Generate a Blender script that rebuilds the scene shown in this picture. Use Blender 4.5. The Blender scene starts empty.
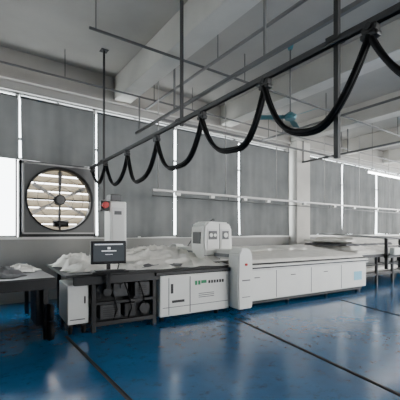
import bpy, bmesh, math, random
from mathutils import Vector, Matrix, noise
random.seed(4)
scene = bpy.context.scene
COL = scene.collection

# ---------------------------------------------------------------- materials
def mat(name, color, rough=0.5, metal=0.0, var=0.0, vscale=4.0, bump=0.0, bscale=30.0, emit=None, estr=0.0, spec=0.5, color2=None):
    m = bpy.data.materials.new(name); m.use_nodes = True
    nt = m.node_tree; b = nt.nodes['Principled BSDF']
    b.inputs['Base Color'].default_value = (*color, 1)
    b.inputs['Roughness'].default_value = rough
    b.inputs['Metallic'].default_value = metal
    b.inputs['Specular IOR Level'].default_value = spec
    tc = nt.nodes.new('ShaderNodeTexCoord')
    if var > 0 or color2:
        n = nt.nodes.new('ShaderNodeTexNoise'); n.inputs['Scale'].default_value = vscale
        n.inputs['Detail'].default_value = 6
        nt.links.new(tc.outputs['Object'], n.inputs['Vector'])
        r = nt.nodes.new('ShaderNodeValToRGB')
        r.color_ramp.elements[0].position = 0.3; r.color_ramp.elements[1].position = 0.7
        c2 = color2 if color2 else tuple(c*(1-var) for c in color)
        r.color_ramp.elements[0].color = (*c2, 1); r.color_ramp.elements[1].color = (*color, 1)
        nt.links.new(n.outputs['Fac'], r.inputs['Fac']); nt.links.new(r.outputs['Color'], b.inputs['Base Color'])
    if bump > 0:
        n2 = nt.nodes.new('ShaderNodeTexNoise'); n2.inputs['Scale'].default_value = bscale
        nt.links.new(tc.outputs['Object'], n2.inputs['Vector'])
        bp = nt.nodes.new('ShaderNodeBump'); bp.inputs['Strength'].default_value = bump; bp.inputs['Distance'].default_value = 0.02
        nt.links.new(n2.outputs['Fac'], bp.inputs['Height']); nt.links.new(bp.outputs['Normal'], b.inputs['Normal'])
    if emit:
        b.inputs['Emission Color'].default_value = (*emit, 1); b.inputs['Emission Strength'].default_value = estr
    return m

M = {}
M['wall'] = mat('wall_paint', (0.36,0.355,0.335), 0.8, var=0.15, vscale=1.5)
M['ceil'] = mat('ceiling_paint', (0.42,0.40,0.365), 0.85, var=0.20, vscale=0.8)
M['beam'] = mat('beam_paint', (0.60,0.58,0.535), 0.85, var=0.20, vscale=1.2)
M['white'] = mat('white_enamel', (0.82,0.82,0.78), 0.35, var=0.06, vscale=3)
M['white2'] = mat('white_plastic', (0.70,0.70,0.67), 0.4)
M['black'] = mat('black_metal', (0.008,0.008,0.009), 0.5)
M['rubber'] = mat('black_rubber', (0.003,0.003,0.0035), 0.65, spec=0.2)
M['dark'] = mat('dark_grey_steel', (0.02,0.02,0.022), 0.5, 0.1, var=0.3, vscale=8)
M['mid'] = mat('worn_machine_steel', (0.07,0.07,0.072), 0.5, 0.2, var=0.5, vscale=9)
M['steel'] = mat('brushed_steel', (0.30,0.31,0.32), 0.35, 0.8, var=0.15, vscale=20)
M['grey'] = mat('grey_paint', (0.12,0.12,0.12), 0.5)
M['alu'] = mat('aluminium', (0.42,0.41,0.40), 0.45, 0.2)
M['frame'] = mat('window_frame_alu', (0.25,0.25,0.25), 0.45, 0.2)
M['railm'] = mat('galvanised_rail', (0.05,0.05,0.052), 0.5, 0.3)
M['fabric'] = mat('white_fabric', (0.84,0.815,0.76), 0.9, var=0.14, vscale=6, bump=0.35, bscale=14)
M['fabric2'] = mat('grey_fabric', (0.20,0.20,0.21), 0.8, var=0.5, vscale=5, bump=0.3, bscale=12)
M['red'] = mat('red_plastic', (0.6,0.02,0.02), 0.4)
M['green'] = mat('green_decal', (0.02,0.25,0.10), 0.5)
M['blued'] = mat('blue_decal', (0.25,0.55,0.70), 0.5)
M['teal'] = mat('teal_paint', (0.05,0.20,0.24), 0.45)
M['screen'] = mat('screen_glass', (0.03,0.035,0.04), 0.15, emit=(0.3,0.34,0.38), estr=0.15)
M['screentxt'] = mat('screen_text', (0.3,0.3,0.3), 0.3, emit=(0.8,0.85,0.9), estr=0.8)
M['tan'] = mat('fan_shutter', (0.40,0.36,0.29), 0.5, var=0.2, vscale=5)
M['tube'] = mat('fluorescent_tube', (0.9,0.9,0.9), 0.4, emit=(0.93,0.97,1.0), estr=20)
M['line'] = mat('black_floor_strip', (0.005,0.007,0.010), 0.6, spec=0.3)
M['bristle'] = mat('bristle_bed', (0.05,0.05,0.05), 0.8, var=0.3, vscale=60)

def floor_mat():
    m = bpy.data.materials.new('blue_epoxy'); m.use_nodes = True
    nt = m.node_tree; b = nt.nodes['Principled BSDF']
    tc = nt.nodes.new('ShaderNodeTexCoord')
    n = nt.nodes.new('ShaderNodeTexNoise'); n.inputs['Scale'].default_value = 0.9; n.inputs['Detail'].default_value = 8; n.inputs['Roughness'].default_value = 0.65
    nt.links.new(tc.outputs['Object'], n.inputs['Vector'])
    r = nt.nodes.new('ShaderNodeValToRGB')
    r.color_ramp.elements[0].position = 0.3; r.color_ramp.elements[1].position = 0.72
    r.color_ramp.elements[0].color = (0.006,0.072,0.19,1); r.color_ramp.elements[1].color = (0.012,0.135,0.31,1)
    nt.links.new(n.outputs['Fac'], r.inputs['Fac'])
    n3 = nt.nodes.new('ShaderNodeTexNoise'); n3.inputs['Scale'].default_value = 7; n3.inputs['Detail'].default_value = 10; n3.inputs['Roughness'].default_value = 0.8
    nt.links.new(tc.outputs['Object'], n3.inputs['Vector'])
    r3 = nt.nodes.new('ShaderNodeValToRGB'); r3.color_ramp.elements[0].position = 0.53; r3.color_ramp.elements[1].position = 0.68
    r3.color_ramp.elements[0].color=(0,0,0,1); r3.color_ramp.elements[1].color=(0.9,0.9,0.9,1)
    nt.links.new(n3.outputs['Fac'], r3.inputs['Fac'])
    mx = nt.nodes.new('ShaderNodeMixRGB'); mx.inputs['Color2'].default_value = (0.006,0.028,0.06,1)
    nt.links.new(r3.outputs['Color'], mx.inputs['Fac']); nt.links.new(r.outputs['Color'], mx.inputs['Color1'])
    nt.links.new(mx.outputs['Color'], b.inputs['Base Color'])
    rr = nt.nodes.new('ShaderNodeMapRange'); rr.inputs['To Min'].default_value = 0.08; rr.inputs['To Max'].default_value = 0.28
    nt.links.new(n.outputs['Fac'], rr.inputs['Value']); nt.links.new(rr.outputs['Result'], b.inputs['Roughness'])
    n2 = nt.nodes.new('ShaderNodeTexNoise'); n2.inputs['Scale'].default_value = 5; n2.inputs['Detail'].default_value = 3
    nt.links.new(tc.outputs['Object'], n2.inputs['Vector'])
    bp = nt.nodes.new('ShaderNodeBump'); bp.inputs['Strength'].default_value = 0.10; bp.inputs['Distance'].default_value = 0.02
    nt.links.new(n2.outputs['Fac'], bp.inputs['Height']); nt.links.new(bp.outputs['Normal'], b.inputs['Normal'])
    return m
M['floor'] = floor_mat()

def blind_mat():
    m = bpy.data.materials.new('blind_fabric'); m.use_nodes = True
    nt = m.node_tree; nt.nodes.clear()
    out = nt.nodes.new('ShaderNodeOutputMaterial')
    d = nt.nodes.new('ShaderNodeBsdfDiffuse'); t = nt.nodes.new('ShaderNodeBsdfTranslucent')
    add = nt.nodes.new('ShaderNodeAddShader')
    tc = nt.nodes.new('ShaderNodeTexCoord'); n = nt.nodes.new('ShaderNodeTexNoise'); n.inputs['Scale'].default_value = 1.3; n.inputs['Detail'].default_value=5
    nt.links.new(tc.outputs['Object'], n.inputs['Vector'])
    r = nt.nodes.new('ShaderNodeValToRGB')
    r.color_ramp.elements[0].position=0.3; r.color_ramp.elements[1].position=0.7
    r.color_ramp.elements[0].color = (0.13,0.133,0.131,1); r.color_ramp.elements[1].color = (0.19,0.193,0.19,1)
    nt.links.new(n.outputs['Fac'], r.inputs['Fac']); nt.links.new(r.outputs['Color'], d.inputs['Color'])
    t.inputs['Color'].default_value = (0.0085,0.0088,0.0086,1)
    nt.links.new(d.outputs[0], add.inputs[0]); nt.links.new(t.outputs[0], add.inputs[1]); nt.links.new(add.outputs[0], out.inputs['Surface'])
    return m
M['blind'] = blind_mat()

def glass_mat():
    m = bpy.data.materials.new('window_glass'); m.use_nodes = True
    nt = m.node_tree; nt.nodes.clear()
    out = nt.nodes.new('ShaderNodeOutputMaterial')
    t = nt.nodes.new('ShaderNodeBsdfTransparent'); t.inputs['Color'].default_value=(0.93,0.96,0.97,1)
    g = nt.nodes.new('ShaderNodeBsdfGlossy'); g.inputs['Roughness'].default_value=0.05
    mx = nt.nodes.new('ShaderNodeMixShader'); mx.inputs[0].default_value=0.06
    nt.links.new(t.outputs[0], mx.inputs[1]); nt.links.new(g.outputs[0], mx.inputs[2]); nt.links.new(mx.outputs[0], out.inputs['Surface'])
    return m
M['glass'] = glass_mat()

# ---------------------------------------------------------------- builders
def new_obj(name, verts, faces, material, parent=None, smooth=False):
    me = bpy.data.meshes.new(name); me.from_pydata(verts, [], faces); me.update()
    if material: me.materials.append(material)
    if smooth:
        for p in me.polygons: p.use_smooth = True
    o = bpy.data.objects.new(name, me); COL.objects.link(o)
    if parent: o.parent = parent
    return o

def bm_obj(name, bm, material, parent=None, smooth=False):
    me = bpy.data.meshes.new(name); bm.to_mesh(me); bm.free()
    me.materials.append(material)
    if smooth:
        for p in me.polygons: p.use_smooth = True
    o = bpy.data.objects.new(name, me); COL.objects.link(o)
    if parent: o.parent = parent
    return o

def add_box(bm, a, b, bev=0.0, seg=2):
    r = bmesh.ops.create_cube(bm, size=1)
    vs = r['verts']
    for v in vs:
        v.co = Vector([(a[i]+b[i])/2 + v.co[i]*abs(b[i]-a[i]) for i in range(3)])
    if bev > 0:
        es = set()
        for v in vs:
            for e in v.link_edges: es.add(e)
        bmesh.ops.bevel(bm, geom=list(es), offset=bev, segments=seg, affect='EDGES', profile=0.5)

def box(name, a, b, m, parent=None, bev=0.0, seg=2, smooth=False):
    bm = bmesh.new(); add_box(bm, a, b, bev, seg)
    return bm_obj(name, bm, M[m], parent, smooth)

def boxes(name, lst, m, parent=None, bev=0.0):
    bm = bmesh.new()
    for a, b in lst: add_box(bm, a, b, bev)
    return bm_obj(name, bm, M[m], parent)

def add_cyl(bm, p1, p2, r, seg=16, r2=None):
    p1 = Vector(p1); p2 = Vector(p2); d = p2-p1
    q = d.to_track_quat('Z', 'Y').to_matrix().to_4x4()
    bmesh.ops.create_cone(bm, cap_ends=True, segments=seg, radius1=r, radius2=r if r2 is None else r2, depth=d.length, matrix=Matrix.Translation((p1+p2)/2) @ q)

def cyl(name, p1, p2, r, m, parent=None, seg=16, r2=None):
    bm = bmesh.new(); add_cyl(bm, p1, p2, r, seg, r2)
    o = bm_obj(name, bm, M[m], parent)
    for p in o.data.polygons: p.use_smooth = len(p.vertices) == 4
    return o

def cyls(name, lst, m, parent=None, seg=12):
    bm = bmesh.new()
    for p1, p2, r in lst: add_cyl(bm, p1, p2, r, seg)
    o = bm_obj(name, bm, M[m], parent)
    for p in o.data.polygons: p.use_smooth = len(p.vertices) == 4
    return o

def tube(name, pts, r, m, parent=None, res=4):
    c = bpy.data.curves.new(name, 'CURVE'); c.dimensions = '3D'; c.bevel_depth = r; c.bevel_resolution = res; c.use_fill_caps = True
    s = c.splines.new('POLY'); s.points.add(len(pts)-1)
    for i, p in enumerate(pts): s.points[i].co = (*p, 1)
    c.materials.append(M[m])
    o = bpy.data.objects.new(name, c); COL.objects.link(o)
    dg = bpy.context.evaluated_depsgraph_get()
    me = bpy.data.meshes.new_from_object(o.evaluated_get(dg))
    bpy.data.objects.remove(o)
    for p in me.polygons: p.use_smooth = True
    o = bpy.data.objects.new(name, me); COL.objects.link(o)
    if not me.materials: me.materials.append(M[m])
    if parent: o.parent = parent
    return o

def group(name, loc=(0,0,0), rz=0.0):
    e = bpy.data.objects.new(name, None); COL.objects.link(e)
    e.location = loc; e.rotation_euler = (0,0,rz); e.empty_display_size = 0.2
    return e

# ---------------------------------------------------------------- room
XL, XR, YB, YW, ZC = -5.0, 20.0, -6.0, 7.6, 5.0
ZS, ZT = 1.32, 4.25
box('floor', (XL-0.3,YB-0.3,-0.2), (XR+0.3,YW+0.3,0), 'floor')
box('ceiling', (XL-0.3,YB-0.3,ZC), (XR+0.3,YW+0.3,ZC+0.2), 'ceil')
piers = [(XL-0.3,-4.6),(8.95,9.75),(19.4,XR+0.3)]
boxes('wall_front', [((XL-0.3,YW,0),(XR+0.3,YW+0.25,ZS)), ((XL-0.3,YW,ZT),(XR+0.3,YW+0.25,ZC))] +
      [((a,YW,ZS),(b,YW+0.25,ZT)) for a,b in piers], 'wall')
box('trim_1', (XL,YW-0.06,ZS-0.05), (XR,YW,ZS), 'white2')
boxes('wall_back', [((XL-0.3,YB-0.25,0),(XR+0.3,YB,1.2)), ((XL-0.3,YB-0.25,4.2),(XR+0.3,YB,ZC)), ((XL-0.3,YB-0.25,1.2),(5.2,YB,4.2))] +
      [((x,YB-0.25,1.2),(x+0.8,YB,4.2)) for x in (9.2,14.0,19.5)], 'wall')
boxes('wall_left', [((XL-0.25,YB,0),(XL,YW,ZC))], 'wall')
boxes('wall_right', [((XR,YB,0),(XR+0.25,YW,1.2)), ((XR,YB,4.2),(XR+0.25,YW,ZC))] +
      [((XR,y,1.2),(XR+0.25,y+0.8,4.2)) for y in (-6,-1.5,3.0,6.8)], 'wall')

for i, x in enumerate((-3.4, -0.3, 2.82, 5.95, 8.95, 12.0, 15.1, 18.2)):
    box('trim_%d' % (i+2), (x, YB, 4.48), (x+0.4, YW, ZC), 'beam', bev=0.015)  # ceiling cross beams
box('trim_12', (XL, YW-0.12, 4.42), (XR, YW, ZC), 'ceil', bev=0.01)  # beam along the wall above the windows
box('trim_13', (9.0, YW-0.35, 0), (9.7, YW, 4.48), 'beam', bev=0.02)  # column between the two runs of windows

edges = [-4.5,-2.2,0.86,2.42,4.45,6.65,8.92]
edges2 = [9.78,12.0,14.6,17.0,19.3]
wins = list(zip(edges[:-1], edges[1:])) + list(zip(edges2[:-1], edges2[1:]))
for i,(a,b) in enumerate(wins):
    g = group('window_%d' % (i+1), ((a+b)/2, YW+0.12, 0))
    w = (b-a)/2
    z0 = 2.90 if i == 2 else ZS
    fr = 0.03
    boxes('frame', [((-w,-0.03,z0),(-w+fr,0.03,ZT)), ((w-fr,-0.03,z0),(w,0.03,ZT)), ((-w,-0.03,z0),(w,0.03,z0+fr)), ((-w,-0.03,ZT-fr),(w,0.03,ZT)),
                    ((-w,-0.025,3.3),(w,0.025,3.34)), ((-0.02,-0.025,z0),(0.02,0.025,ZT))], 'frame', g)
    box('pane', (-w+fr,-0.004,z0+fr), (w-fr,0.004,ZT-fr), 'glass', g)

def blind(x0, x1, z0, z1, y, seed):
    g = group('roller_blind', ((x0+x1)/2, y, z1))
    w = x1-x0; h = z1-z0
    nx, nz = 60, 40
    V=[]; F=[]
    for j in range(nz+1):
        for i in range(nx+1):
            u=i/nx; v=j/nz
            px=(u-0.5)*w; pz=-v*h
            amp = 0.006+0.022*v
            py = amp*math.sin(u*w*8+seed*2+0.8*math.sin(v*2+seed)) + 0.05*v*noise.noise(Vector((u*w*2.2+seed*5, v*h*0.5, seed)))
            py += 0.015*noise.noise(Vector((u*w*7,v*h*0.9,seed+4)))
            px += 0.03*v*math.sin(v*2.5+seed)*(u-0.5)
            V.append((px,py,pz + (0.015*math.sin(u*5+seed) if j==nz else 0)))
    for j in range(nz):
        for i in range(nx):
            a=j*(nx+1)+i; F.append((a,a+1,a+nx+2,a+nx+1))
    new_obj('cloth', V, F, M['blind'], g, True)
    cyl('roller', (-w/2,0,0.012), (w/2,0,0.012), 0.022, 'grey', g)
    boxes('brackets', [((-w/2-0.012,-0.03,-0.02),(-w/2,0.06,0.05)), ((w/2,-0.03,-0.02),(w/2+0.012,0.06,0.05))], 'alu', g)
Yb = YW-0.1
blind(-2.15,0.84,2.86,4.08,Yb,1)
blind(0.90,2.34,2.86,4.09,Yb,2)
blind(2.42,4.43,1.30,4.09,Yb,3)
blind(4.50,6.63,1.30,4.10,Yb,4)
blind(6.69,8.89,1.32,4.09,Yb,5)
blind(9.84,11.95,1.34,4.08,Yb,6)
blind(12.06,14.5,1.34,4.08,Yb,7)
blind(14.62,16.9,1.36,4.08,Yb,8)
blind(17.05,19.2,1.34,4.08,Yb,9)

# ---------------------------------------------------------------- exhaust fan
g = group('exhaust_fan', (1.64, YW-0.02, 2.10))
R=0.66; S=0.72
def ring_plate(name, S, R, y0, y1, m, parent, n=64):
    V=[]; F=[]
    for k in range(n):
        a=2*math.pi*k/n; c,s=math.cos(a),math.sin(a)
        q=S/max(abs(c),abs(s))
        for (rr,y) in ((q,y0),(R,y0),(R,y1),(q,y1)):
            V.append((c*rr,y,s*rr))
    for k in range(n):
        a=4*k; b=4*((k+1)%n)
        for t in range(4):
            F.append((a+t, a+(t+1)%4, b+(t+1)%4, b+t))
    return new_obj(name,V,F,M[m],parent)
ring_plate('front_plate', S, R, -0.16, -0.13, 'grey', g)
boxes('casing', [((-S,-0.13,-S),(-S+0.04,0.2,S)), ((S-0.04,-0.13,-S),(S,0.2,S)), ((-S,-0.13,S-0.04),(S,0.2,S)), ((-S,-0.13,-S),(S,0.2,-S+0.04))], 'grey', g)
boxes('rim', [((-S,-0.17,-S),(-S+0.03,-0.13,S)), ((S-0.03,-0.17,-S),(S,-0.13,S)), ((-S,-0.17,S-0.03),(S,-0.13,S)), ((-S,-0.17,-S),(S,-0.13,-S+0.03))], 'alu', g)
V=[];F=[];n=48
for k in range(n):
    a=2*math.pi*k/n
    for rr,y in ((R+0.01,-0.19),(R-0.02,-0.19),(R-0.03,0.02),(R,0.02)): V.append((math.cos(a)*rr,y,math.sin(a)*rr))
for k in range(n):
    a=4*k;b=4*((k+1)%n)
    for t in range(4): F.append((a+t,a+(t+1)%4,b+(t+1)%4,b+t))
new_obj('shroud_ring',V,F,M['dark'],g,True)
bm=bmesh.new()
for k in range(8):
    z=-0.60+k*0.172
    vs=[bm.verts.new(p) for p in ((-0.67,0.06,z-0.075),(0.67,0.06,z-0.075),(0.67,0.17,z+0.082),(-0.67,0.17,z+0.082))]
    bm.faces.new(vs)
bmesh.ops.solidify(bm, geom=bm.faces[:], thickness=0.006)
bm_obj('louvres', bm, M['tan'], g)
bm=bmesh.new()
for k in range(6):
    a0=k*math.pi/3+0.5
    pr=[]
    for j in range(6):
        t=j/5; rr=0.10+t*0.50
        wd=(0.12+0.07*t); tw=0.05*(1-0.4*t)
        pr.append(((rr,a0-wd*0.5*(0.6/(rr+0.2)),-0.02-tw*0.5),(rr,a0+wd*0.5*(0.6/(rr+0.2)),-0.02+tw*0.5)))
    vv=[[bm.verts.new((p[0]*math.cos(p[1]),p[2],p[0]*math.sin(p[1]))) for p in pp] for pp in pr]
    for j in range(5): bm.faces.new((vv[j][0],vv[j][1],vv[j+1][1],vv[j+1][0]))
bmesh.ops.solidify(bm, geom=bm.faces[:], thickness=0.004)
bm_obj('blades', bm, M['alu'], g)
cyl('hub',(0,-0.10,0),(0,0.06,0),0.11,'dark',g,24)
cyl('pulley',(0,-0.13,0),(0,-0.10,0),0.08,'grey',g,24)
boxes('struts',[((-0.015,-0.07,-S+0.05),(0.015,-0.04,S-0.05)),((-S+0.05,-0.06,-0.015),(S-0.05,-0.035,0.015))],'dark',g)
def ringtube(name, r, y, rad, m, parent):
    pts=[(r*math.cos(2*math.pi*k/40),y,r*math.sin(2*math.pi*k/40)) for k in range(41)]
    return tube(name,pts,rad,m,parent,2)
for q in (0.25,0.45): ringtube('guard_ring',q,-0.17,0.005,'grey',g)
cyl('motor',(-0.12,0.0,-0.50),(0.18,0.0,-0.50),0.07,'dark',g)
boxes('surround', [((-0.76,-0.04,-0.80),(-0.72,0.15,0.76)), ((0.72,-0.04,-0.80),(0.77,0.15,0.76)), ((-0.76,-0.04,0.72),(0.77,0.15,0.765)), ((-0.76,-0.0,-0.80),(0.77,0.15,-0.72))], 'dark', g)

# ---------------------------------------------------------------- festoon rail with cable loops
RX, RZ = 2.2, 2.80
g = group('festoon_cable_rail', (RX, 0, RZ))
boxes('c_rail', [((-0.022,-1.2,0.0),(0.022,7.25,0.008)),((-0.022,-1.2,-0.030),(-0.018,7.25,0.0)),((0.018,-1.2,-0.030),(0.022,7.25,0.0)),((-0.022,-1.2,0.006),(0.022,7.25,0.015))], 'railm', g)
ty=[7.1,6.3,5.25,4.2,3.1,2.12,1.17,0.15,-0.9]
bmT=bmesh.new()
for y in ty:
    add_box(bmT,(-0.03,y-0.05,-0.075),(0.03,y+0.05,-0.03),0.006)
    add_box(bmT,(-0.035,y-0.06,-0.115),(0.035,y+0.06,-0.075),0.012)
    add_cyl(bmT,(-0.04,y,-0.04),(0.04,y,-0.04),0.022)
bm_obj('trolleys', bmT, M['black'], g)
for k in range(len(ty)-1):
    a,b=ty[k],ty[k+1]
    drop=[0.28,0.42,0.50,0.47,0.47,0.50,0.46,0.55][k]
    for off,dd in ((-0.012,0.0),(0.012,0.015)):
        pts=[]
        for i in range(33):
            t=i/32
            s=(2*t-1)
            yy=(a+b)/2 + (b-a)/2*s*(0.93+0.07*abs(s)) + (b-a)*0.04*math.sin(k*2.1)*(1-s*s)
            zz=-0.095-(drop+dd)*(1-abs(s)**2.7)+0.012*math.sin(t*9+k)*(1-s*s)
            pts.append((off+0.012*math.sin(t*6+k),yy,zz))
        tube('cable_%d'%k, pts, 0.021, 'rubber', g, 3)
hang=[(6.5,2.06),(3.6,2.75),(1.44,1.95),(-0.8,2.75)]
boxes('hanger_poles',[((0.022,y-0.018,zz-RZ),(0.055,y+0.018,ZC-RZ)) for y,zz in hang],'dark',g)
boxes('hanger_plates',[((-0.03,y-0.07,ZC-RZ-0.012),(0.11,y+0.07,ZC-RZ)) for y,zz in hang]+[((-0.03,y-0.05,-0.01),(0.065,y+0.05,0.03)) for y,zz in hang],'dark',g)

# ---------------------------------------------------------------- suspended power rail
g = group('suspended_power_rail', (3.4, 6.7, 2.36))
boxes('busway', [((0,-0.03,-0.025),(14,0.03,0.025))], 'alu', g)
cyls('hanger_rods', [((x,0,0.02),(x,0,ZC-2.36),0.014) for x in (0.15,2.1,4.0,6.3,8.4,10.6,12.8)], 'alu', g)
boxes('sockets', [((x,-0.035,-0.09),(x+0.12,0.035,-0.025)) for x in (0.6,1.6,2.7,3.6,5.2,6.8,8.0,9.6,11.2)], 'white2', g)
cyls('lower_bar', [((0,0,-0.13),(14,0,-0.13),0.012)]+[((x,0,-0.13),(x,0,0),0.008) for x in (0.02,2.2,4.4,6.6,8.8,11,13.9)], 'grey', g)

g = group('ceiling_conduit', (0,0,0))
cyls('pipes', [((3.6,-3,4.42),(3.6,7.45,4.42),0.028),
               ((7.6,-3,4.30),(7.6,7.45,4.30),0.03),
               ((-4,6.9,4.44),(19,6.9,4.44),0.02),
               ((1.5,5.0,4.44),(19,5.0,4.44),0.022)], 'grey', g)
cyls('drops', [((3.6,y,4.42),(3.6,y,5.0),0.010) for y in (0,2.2,4.6,7.0)]+[((7.6,y,4.3),(7.6,y,5.0),0.010) for y in (0,2.5,5.2,7.2)]+[((x,5.0,4.44),(x,5.0,5.0),0.01) for x in (1.6,4.6,7.9,11)]+[((x,6.9,4.44),(x,6.9,5.0),0.01) for x in (-2.7,1.6,4.6,7.9,11)], 'grey', g)

g = group('steel_hanging_frame', (3.3,0,3.75))
boxes('bars', [((0,-2,0),(0.05,7.4,0.05)), ((0,6.1,-0.02),(6.0,6.14,0.02)), ((5.95,-1,0),(6.0,7.3,0.05))], 'grey', g)
boxes('rods', [((x,y,0.03),(x+0.03,y+0.03,1.25)) for x in (0.01,5.96) for y in (0.6,3.2,5.6,7.2)], 'grey', g)

# ---------------------------------------------------------------- ceiling fan
def ceiling_fan(x,y,z,rot):
    g = group('ceiling_fan', (x,y,z), rot)
    cyl('downrod',(0,0,0.05),(0,0,ZC-z),0.014,'grey',g)
    cyl('canopy',(0,0,ZC-z-0.10),(0,0,ZC-z),0.04,'teal',g,20,0.07)
    bm=bmesh.new(); add_cyl(bm,(0,0,-0.05),(0,0,0.02),0.10,24,0.12); add_cyl(bm,(0,0,0.02),(0,0,0.08),0.12,24,0.04)
    bm_obj('motor',bm,M['teal'],g)
    bm=bmesh.new()
    for k in range(3):
        a=k*2*math.pi/3
        rows=[]
        for j in range(7):
            t=j/6; r=0.10+t*0.52; w=0.03+0.04*min(1,t*3)
            zz=-0.01-0.02*t
            rows.append([bm.verts.new((r*math.cos(a)-s*w*math.sin(a), r*math.sin(a)+s*w*math.cos(a), zz+s*0.02)) for s in (-1,0,1)])
        for j in range(6):
            for c in range(2): bm.faces.new((rows[j][c],rows[j][c+1],rows[j+1][c+1],rows[j+1][c]))
    bmesh.ops.solidify(bm, geom=bm.faces[:], thickness=0.006)
    bm_obj('blades',bm,M['teal'],g)
ceiling_fan(5.08,4.25,3.62,0.5)

def lamp(x,y,z,L=2.4):
    g = group('fluorescent_lamp', (x,y,z))
    box('batten',(0,-0.04,0.03),(L,0.04,0.09),'white2',g,0.006)
    o = cyl('tube',(0.04,0,0.0),(L-0.04,0,0.0),0.022,'tube',g)
    boxes('end_caps',[((0,-0.02,-0.025),(0.04,0.02,0.03)),((L-0.04,-0.02,-0.025),(L,0.02,0.03))],'white2',g)
    cyls('suspension',[((0.3,0,0.09),(0.3,0,ZC-z),0.006),((L-0.3,0,0.09),(L-0.3,0,ZC-z),0.006)],'grey',g)
lamp(9.7,5.27,3.2)
lamp(12.4,5.27,3.2)

# ---------------------------------------------------------------- floor strips
def strip(p,q,w=0.06):
    p=Vector((*p,0)); q=Vector((*q,0)); d=(q-p); L=d.length
    g=group('floor_cable_cover', p, math.atan2(d.y,d.x))
    bm=bmesh.new()
    prof=[(-w/2,0.0005),(-w/4,0.008),(w/4,0.008),(w/2,0.0005)]
    A=[bm.verts.new((0,a,b)) for a,b in prof]; B=[bm.verts.new((L,a,b)) for a,b in prof]
    for i in range(3): bm.faces.new((A[i],A[i+1],B[i+1],B[i]))
    bm_obj('cover',bm,M['line'],g)
strip((1.12,4.75),(1.14,0.2),0.045)
strip((3.64,4.19),(2.9,0.5),0.06)
strip((6.45,4.1),(5.3,0.4),0.05)

# ---------------------------------------------------------------- cloth helpers
def ridge(P):
    a=1-abs(noise.noise(P))*2.2; b=1-abs(noise.noise(P*2.1+Vector((5,3,1))))*2.2
    return max(a,0)**3*0.7+max(b,0)**3*0.3

def cloth(name, x0,x1,y0,y1,z,parent,m='fabric',amp=0.03,freq=4,seed=0,h=0.0,nx=70,ny=50,edge_irr=0.0,rise=0.0,crease=False,thick_edge=0.12):
    V=[];F=[]
    for j in range(ny+1):
        for i in range(nx+1):
            u=i/nx; v=j/ny
            X=x0+(x1-x0)*u; Y=y0+(y1-y0)*v
            P=Vector((X*freq*0.6,Y*freq,seed))
            n=ridge(P) if crease else abs(noise.noise(P))*1.2+abs(noise.noise(P*2.3))*0.5
            e=min(u*(x1-x0),(1-u)*(x1-x0),v*(y1-y0),(1-v)*(y1-y0))
            prof=min(1.0,max(e,0)/thick_edge)**0.5
            zz=z+0.004+ (h+rise*v+amp*n)*prof
            if edge_irr:
                f=max(0,1-e/0.25)*edge_irr
                X+=f*noise.noise(Vector((X*3,Y*3,seed+9))); Y+=f*noise.noise(Vector((X*3,Y*3,seed+19)))
            V.append((X,Y,zz))
    for j in range(ny):
        for i in range(nx):
            a=j*(nx+1)+i; F.append((a,a+1,a+nx+2,a+nx+1))
    return new_obj(name,V,F,M[m],parent,True)

def heap(name, loc, sx, sy, h, seed, m='fabric', parent=None, cr=0.10):
    V=[];F=[];nr,na=40,96
    for j in range(nr+1):
        r=j/nr
        for i in range(na):
            a=2*math.pi*i/na
            irr=1+0.45*noise.noise(Vector((math.cos(a)*1.6,math.sin(a)*1.6,seed)))+0.08*math.sin(a*9+seed)*r
            x=math.cos(a)*r*sx*irr; y=math.sin(a)*r*sy*irr
            P=Vector((x*4,y*4,seed))
            z=h*(1-r**1.6)*(0.7+0.9*noise.noise(P*0.6))+cr*ridge(P)*(1-r**5)
            V.append((x,y,max(z,0.003)))
    for j in range(nr):
        for i in range(na):
            a=j*na+i; b=j*na+(i+1)%na
            F.append((a,b,b+na,a+na))
    o=new_obj(name,V,F,M[m],parent,True); o.location=loc
    return o

# ---------------------------------------------------------------- cutting machine
A = -0.06
g = group('fabric_cutting_machine', (3.0,4.6,0), A)
box('bed_plinth',(1.05,0.08,0.06),(4.85,1.95,0.14),'dark',g)
box('bed_body',(1.05,0.0,0.13),(4.9,2.05,0.70),'white',g,0.02)
box('bed_rail',(0.7,-0.03,0.70),(4.95,2.08,0.80),'white2',g,0.012)
box('bed_surface',(0.75,0.03,0.80),(4.9,2.02,0.825),'bristle',g)
boxes('panel_seams',[((x,-0.004,0.16),(x+0.012,0.01,0.68)) for x in (1.95,2.95,3.95)],'grey',g)
boxes('rail_groove',[((0.72,-0.036,0.735),(4.93,-0.028,0.76))],'dark',g)
cyls('levelling_feet',[((x,y,0),(x,y,0.08),0.04) for x in (1.2,2.4,3.6,4.75) for y in (0.15,1.85)]+[((x,y,0),(x,y,0.1),0.04) for x in (-0.45,0.6) for y in (0.1,1.85)],'black',g)
box('blue_label',(4.42,-0.006,0.30),(4.72,0.002,0.50),'blued',g)
boxes('bed_handles',[((x,-0.02,0.56),(x+0.12,-0.0,0.575)) for x in (1.4,2.35,3.35)],'grey',g,0.004)
box('vacuum_housing',(-0.55,-0.06,0.09),(0.78,2.05,0.74),'white',g,0.025)
box('housing_top',(-0.62,-0.08,0.74),(0.8,2.07,0.80),'black',g,0.012)
box('housing_surface',(-0.6,0.0,0.80),(0.78,2.02,0.825),'bristle',g)
boxes('housing_seams',[((-0.02,-0.066,0.12),(-0.008,-0.05,0.70)),((-0.5,-0.066,0.23),(0.74,-0.05,0.238)),((-0.40,-0.066,0.12),(-0.392,-0.05,0.70))],'grey',g)
boxes('logo_green',[((0.08,-0.068,0.55),(0.12,-0.05,0.62)),((0.14,-0.068,0.55),(0.18,-0.05,0.62)),((0.20,-0.068,0.57),(0.30,-0.05,0.62))],'green',g)
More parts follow.
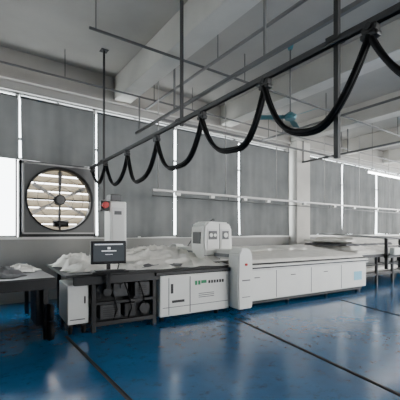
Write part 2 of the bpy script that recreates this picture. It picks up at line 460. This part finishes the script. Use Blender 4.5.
boxes('logo_dark',[((0.34+i*0.055,-0.068,0.56),(0.375+i*0.055,-0.05,0.61)) for i in range(6)]+[((-0.34,-0.068,0.30),(-0.12,-0.05,0.34))],'dark',g)
boxes('vents',[((0.15,-0.068,0.34+i*0.03),(0.45,-0.05,0.350+i*0.03)) for i in range(3)],'grey',g)
boxes('logo_grille',[((-0.36,-0.068,0.45),(-0.32,-0.05,0.60))],'dark',g)
def rounded_prism(name, prof, y0, y1, m, parent, bev=0.02):
    bm=bmesh.new()
    a=[bm.verts.new((x,y0,z)) for x,z in prof]; b=[bm.verts.new((x,y1,z)) for x,z in prof]
    n=len(prof)
    bm.faces.new(a); bm.faces.new(b[::-1])
    for i in range(n): bm.faces.new((a[i],b[i],b[(i+1)%n],a[(i+1)%n]))
    bmesh.ops.recalc_face_normals(bm, faces=bm.faces[:])
    if bev: bmesh.ops.bevel(bm, geom=bm.edges[:], offset=bev, segments=3, affect='EDGES')
    return bm_obj(name,bm,M[m],parent)
capprof=[(0.80,0.10),(1.10,0.10),(1.12,0.55),(1.10,1.04),(1.02,1.14),(0.86,1.14),(0.80,1.04),(0.78,0.55)]
rounded_prism('gantry_end_near',capprof,-0.30,0.0,'white',g)
rounded_prism('gantry_end_far',[(0.80,0.6),(1.10,0.6)]+capprof[3:7],2.08,2.34,'white',g,0.0)
boxes('gantry_end_details',[((0.87,-0.306,0.58),(1.04,-0.29,0.60)),((0.87,-0.306,0.30),(1.04,-0.29,0.31))],'grey',g)
cyl('gantry_stop_button',(0.95,-0.325,0.86),(0.95,-0.295,0.86),0.022,'red',g)
box('gantry_beam',(0.84,-0.02,0.93),(1.08,2.12,1.10),'white',g,0.015)
box('gantry_beam_track',(0.80,0.0,0.97),(0.84,2.08,1.03),'steel',g)
H=0.10
hp=[(0.52+H,0.86),(1.10+H,0.86),(1.14+H,1.05),(1.12+H,1.50),(1.04+H,1.60),(0.58+H,1.62),(0.48+H,1.54),(0.46+H,1.20)]
rounded_prism('head_cover',hp,0.45,0.92,'white',g,0.03)
boxes('head_panel',[((0.54+H,0.440,1.10),(0.79+H,0.452,1.48)),((0.85+H,0.440,1.10),(1.06+H,0.452,1.48))],'white2',g,0.004)
boxes('head_recess',[((0.57+H,0.434,1.28),(0.76+H,0.442,1.44)),((0.88+H,0.434,1.28),(1.03+H,0.442,1.44))],'grey',g,0.004)
cyls('head_ports',[((0.62+H,0.420,1.36),(0.62+H,0.438,1.36),0.035),((0.71+H,0.420,1.36),(0.71+H,0.438,1.36),0.03),((0.955+H,0.420,1.36),(0.955+H,0.438,1.36),0.045)],'white',g)
boxes('head_seams',[((0.48+H,0.442,0.98),(1.12+H,0.452,0.99)),((0.817+H,0.440,0.9),(0.823+H,0.452,1.58))],'grey',g)
box('head_side_window',(0.45+H,0.55,1.20),(0.475+H,0.82,1.42),'grey',g,0.004)
box('head_foot',(0.56+H,0.50,0.84),(0.84+H,0.88,0.90),'dark',g,0.01)
tube('head_hose',[(1.0,0.75,1.60),(1.03,0.78,1.66),(1.08,0.9,1.68),(1.12,1.2,1.60),(1.1,1.6,1.4),(1.05,1.9,1.1)],0.014,'grey',g)
box('control_tower',(-1.12,0.62,0.82),(-0.84,0.95,1.92),'white',g,0.02)
box('tower_panel',(-1.08,0.612,1.20),(-0.88,0.622,1.82),'white2',g,0.004)
box('tower_slot',(-1.05,0.606,1.70),(-0.93,0.614,1.76),'grey',g)
box('tower_cap',(-1.10,0.66,1.92),(-0.90,0.90,2.04),'grey',g,0.02)
cyl('stop_button',(-1.20,0.64,1.85),(-1.20,0.56,1.85),0.05,'red',g)
box('stop_box',(-1.26,0.64,1.76),(-1.12,0.74,1.92),'black',g,0.01)
# dark open drive section
boxes('conveyor_frame',[((-1.80,-0.04,0.68),(-0.55,0.05,0.80)),((-1.75,1.95,0.70),(-0.55,2.02,0.80)),((-1.56,0.0,0.0),(-1.50,0.06,0.72)),((-0.64,0.0,0.0),(-0.58,0.06,0.72)),
   ((-1.5,0.0,0.08),(-0.58,0.06,0.14)),((-1.72,1.9,0.0),(-1.66,1.96,0.72)),((-0.66,1.9,0.0),(-0.60,1.96,0.72)),((-1.72,1.9,0.10),(-0.55,1.96,0.17)),((-1.5,0.0,0.38),(-0.58,0.04,0.42))],'black',g,0.004)
box('conveyor_bed',(-1.9,0.0,0.79),(-0.6,2.0,0.825),'bristle',g)
cyls('conveyor_rollers',[((-1.42,0.06,0.60),(-1.42,1.95,0.60),0.06),((-0.85,0.06,0.42),(-0.85,1.95,0.42),0.08),((-1.1,0.02,0.62),(-1.1,1.95,0.62),0.04),((-1.35,0.1,0.30),(-1.35,1.9,0.30),0.05)],'mid',g,20)
cyls('drive_pulleys',[((-0.78,-0.02,0.27),(-0.78,0.05,0.27),0.08),((-1.34,-0.02,0.56),(-1.34,0.05,0.56),0.06)],'black',g,24)
boxes('drive_covers',[((-1.44,0.02,0.16),(-1.14,0.22,0.37)),((-0.92,0.03,0.44),(-0.68,0.2,0.66)),((-1.24,0.05,0.46),(-1.02,0.2,0.66))],'mid',g,0.012)
boxes('motors',[((-1.08,0.03,0.16),(-0.90,0.5,0.36)),((-1.48,0.10,0.44),(-1.40,0.6,0.66))],'black',g,0.015)
boxes('conveyor_back',[((-1.56,0.30,0.06),(-0.56,0.33,0.70))],'black',g)
boxes('cover_slots',[((-1.40,0.012,0.20+i*0.03),(-1.18,0.022,0.21+i*0.03)) for i in range(5)]+[((-0.88,0.022,0.48+i*0.03),(-0.72,0.032,0.49+i*0.03)) for i in range(5)],'black',g)
for k in range(3):
    x=-1.30+0.22*k
    tube('drive_hose_%d'%k,[(x,0.03,0.68),(x+0.03,-0.01,0.56),(x+0.06,-0.02,0.45),(x+0.10,-0.01,0.30),(x+0.06,0.04,0.14)],0.010,'rubber',g,2)
C=0.13
box('cabinet',(-2.0+C,0.05,0.14),(-1.72+C,0.75,0.68),'white2',g,0.012)
boxes('cabinet_details',[((-1.97+C,0.044,0.20),(-1.77+C,0.054,0.21)),((-1.78+C,0.04,0.42),(-1.765+C,0.05,0.52))],'dark',g)
cyls('casters',[((x+C,y,0.06),(x+0.04+C,y,0.06),0.06) for x in (-1.98,-1.80) for y in (0.10,0.68)],'rubber',g,20)
boxes('caster_forks',[((x+C,y-0.03,0.05),(x+0.06+C,y+0.03,0.145)) for x in (-1.99,-1.81) for y in (0.1,0.68)],'dark',g)
mg = bpy.data.objects.new('console',None); COL.objects.link(mg); mg.parent=g; mg.location=(-1.36,-0.12,0); mg.rotation_euler=(0,0,-0.12)
box('console_arm',(-0.03,0.0,0.62),(0.03,0.25,0.68),'black',mg)
box('console_post',(-0.025,-0.02,0.62),(0.025,0.03,1.05),'black',mg)
box('console_tray',(-0.24,-0.22,0.86),(0.24,0.04,0.885),'black',mg,0.006)
box('keyboard',(-0.2,-0.20,0.885),(0.18,-0.06,0.90),'dark',mg,0.004)
box('monitor_body',(-0.24,-0.04,0.97),(0.24,0.02,1.29),'black',mg,0.012)
box('monitor_screen',(-0.21,-0.046,1.01),(0.21,-0.038,1.26),'screen',mg)
boxes('screen_lines',[((-0.10,-0.049,1.145),(0.10,-0.046,1.16)),((-0.19,-0.049,1.235),(0.19,-0.046,1.25)),((-0.05,-0.049,1.10),(0.05,-0.046,1.108)),((-0.02,-0.049,1.175),(0.02,-0.046,1.205))],'screentxt',mg)
tube('console_cable',[(0.1,0.02,1.05),(0.16,0.08,0.95),(0.15,0.16,0.84),(0.1,0.2,0.7)],0.008,'rubber',mg,2)
# fabric lying on the machine
cloth('fabric_stack_on_bed',1.12,4.88,0.04,1.98,0.825,g,'fabric',0.025,1.5,1,h=0.05,rise=0.19,nx=90,thick_edge=0.06)
cloth('fabric_top_sheet',1.2,4.0,0.9,1.95,0.99,g,'fabric',0.05,2,7,h=0.03,nx=90,edge_irr=0.2,crease=True)
cloth('fabric_on_housing',-0.90,0.76,0.12,1.95,0.825,g,'fabric',0.10,2.4,2,h=0.02,rise=0.22,edge_irr=0.25,crease=True,nx=110,ny=90)
heap('fabric_fold',(0.0,1.35,0.96),0.85,0.50,0.16,6,'fabric',g)
heap('fabric_bundle',(-0.35,0.35,0.84),0.45,0.22,0.03,17,'fabric2',g,0.05)
cloth('fabric_tail',-1.75,-0.7,0.25,1.9,0.825,g,'fabric',0.09,2.6,9,h=0.02,rise=0.10,edge_irr=0.3,crease=True)
heap('fabric_pile',(-1.50,1.10,0.86),0.42,0.46,0.19,3,'fabric',g)

# ---------------------------------------------------------------- left outfeed table
g = group('outfeed_table', (-1.9,4.72,0), 0.0)
box('top',(0,0,0.77),(2.88,1.9,0.815),'black',g,0.006)
boxes('apron',[((0,-0.02,0.67),(2.88,0.02,0.80)),((0,1.86,0.70),(2.88,1.9,0.80))],'black',g)
boxes('legs',[((x,y,0),(x+0.06,y+0.06,0.72)) for x in (0.1,1.3,2.74) for y in (0.06,1.75)],'black',g)
cyls('end_wheels',[((2.78,0.0,0.36),(2.84,0.0,0.36),0.11),((2.78,0.0,0.12),(2.84,0.0,0.12),0.12)],'rubber',g,24)
box('drive_unit',(2.66,0.14,0.16),(2.82,0.6,0.66),'black',g,0.02)
cloth('dark_cloth',0.2,2.0,0.1,1.75,0.815,g,'fabric2',0.05,4,11,h=0.02,edge_irr=0.1)
heap('grey_cloth_pile',(2.2,0.8,0.825),0.45,0.6,0.07,13,'fabric2',g)
heap('white_cloth_pile',(2.6,1.2,0.825),0.26,0.5,0.06,31,'fabric',g,0.06)

# ---------------------------------------------------------------- right spreading table with spreader
g = group('spreading_table', (8.35,4.75,0))
box('top',(0,0,0.80),(9.5,1.9,0.85),'white2',g,0.006)
boxes('side_rail',[((0,-0.05,0.74),(9.5,0.0,0.82)),((0,1.9,0.74),(9.5,1.95,0.82))],'dark',g)
L=[]
for x in (0.1,1.0,1.9,3.1,4.6,6.1,7.6,9.2):
    for y in (0.05,1.8): L.append(((x,y,0),(x+0.06,y+0.06,0.80)))
    L.append(((x,0.05,0.22),(x+0.05,1.85,0.27)))
L+= [((0.1,0.06,0.22),(9.2,0.1,0.27)),((0.1,0.06,0.50),(9.2,0.1,0.53))]
boxes('legs',L,'dark',g)
boxes('lower_shelf',[((0.2,0.1,0.27),(9.2,1.8,0.29))],'grey',g)
cyls('shelf_rolls',[((0.3,y,0.29+0.07),(2.6,y,0.29+0.07),0.07) for y in (0.3,0.5,0.7)],'fabric',g)
cloth('spread_layers',0.1,6.0,0.1,1.8,0.85,g,'fabric',0.02,2,21,h=0.08,thick_edge=0.03)
for k in range(6):
    cloth('layer_%d'%k,0.05+0.12*k*(k%2),2.75-0.10*k,0.25+0.05*k,1.8,0.93+0.055*k,g,'fabric' if k!=2 else 'fabric2',0.035,1.8,24+k,h=0.05,edge_irr=0.12,thick_edge=0.05,nx=60,ny=30)
sg = bpy.data.objects.new('spreader',None); COL.objects.link(sg); sg.parent=g; sg.location=(1.15,0,0.85)
boxes('spreader_frame',[((0,-0.16,-0.45),(0.06,-0.08,0.40)),((0.8,-0.16,-0.45),(0.86,-0.08,0.40)),((0,-0.15,0.16),(0.86,-0.10,0.20)),((0,-0.16,-0.14),(0.86,-0.06,-0.06)),((0,-0.15,0.37),(0.86,-0.10,0.40))],'dark',sg)
box('spreader_box',(0.2,-0.26,-0.06),(0.66,-0.12,0.14),'white',sg,0.02)
cyls('spreader_bars',[((0.04,-0.12,0.40),(0.04,2.0,0.52),0.015),((0.83,-0.12,0.40),(0.83,2.0,0.52),0.015),((-0.02,2.0,0.52),(0.9,2.0,0.52),0.015)],'steel',sg)

# ---------------------------------------------------------------- lights
w = bpy.data.worlds.new('World'); scene.world = w; w.use_nodes = True
nt = w.node_tree; bg = nt.nodes['Background']
bg.inputs['Color'].default_value = (0.98,0.99,1.0,1); bg.inputs['Strength'].default_value = 11.0
def area(name, loc, rot, sx, sy, e, col=(1.0,0.975,0.93)):
    l = bpy.data.lights.new(name,'AREA'); l.shape='RECTANGLE'; l.size=sx; l.size_y=sy; l.energy=e; l.color=col
    o = bpy.data.objects.new(name,l); COL.objects.link(o); o.location=loc; o.rotation_euler=rot
    return o
for i,x in enumerate((7.2,12.0,17.0)):
    area('window_daylight', (x,YB+0.05,2.7), (math.radians(90),0,0), 3.8, 2.8, (200,100,80)[i])  # added fill lamps in unseen openings behind the camera, to brighten the room
for i,y in enumerate((1.2,5.2)):
    area('window_daylight', (XR-0.05,y,2.7), (math.radians(90),0,math.radians(90)), 3.4, 2.8, 190)  # fill lamps added at the unseen right wall, lighting the room from that side

# ---------------------------------------------------------------- camera
cd = bpy.data.cameras.new('camera'); cam = bpy.data.objects.new('camera', cd); COL.objects.link(cam)
cd.sensor_width = 36; cd.lens = 36*335/400; cd.shift_y = 0.0825
cam.location = (0,0,1.4); cam.rotation_euler = (math.radians(90),0,math.radians(55-90))
scene.camera = cam
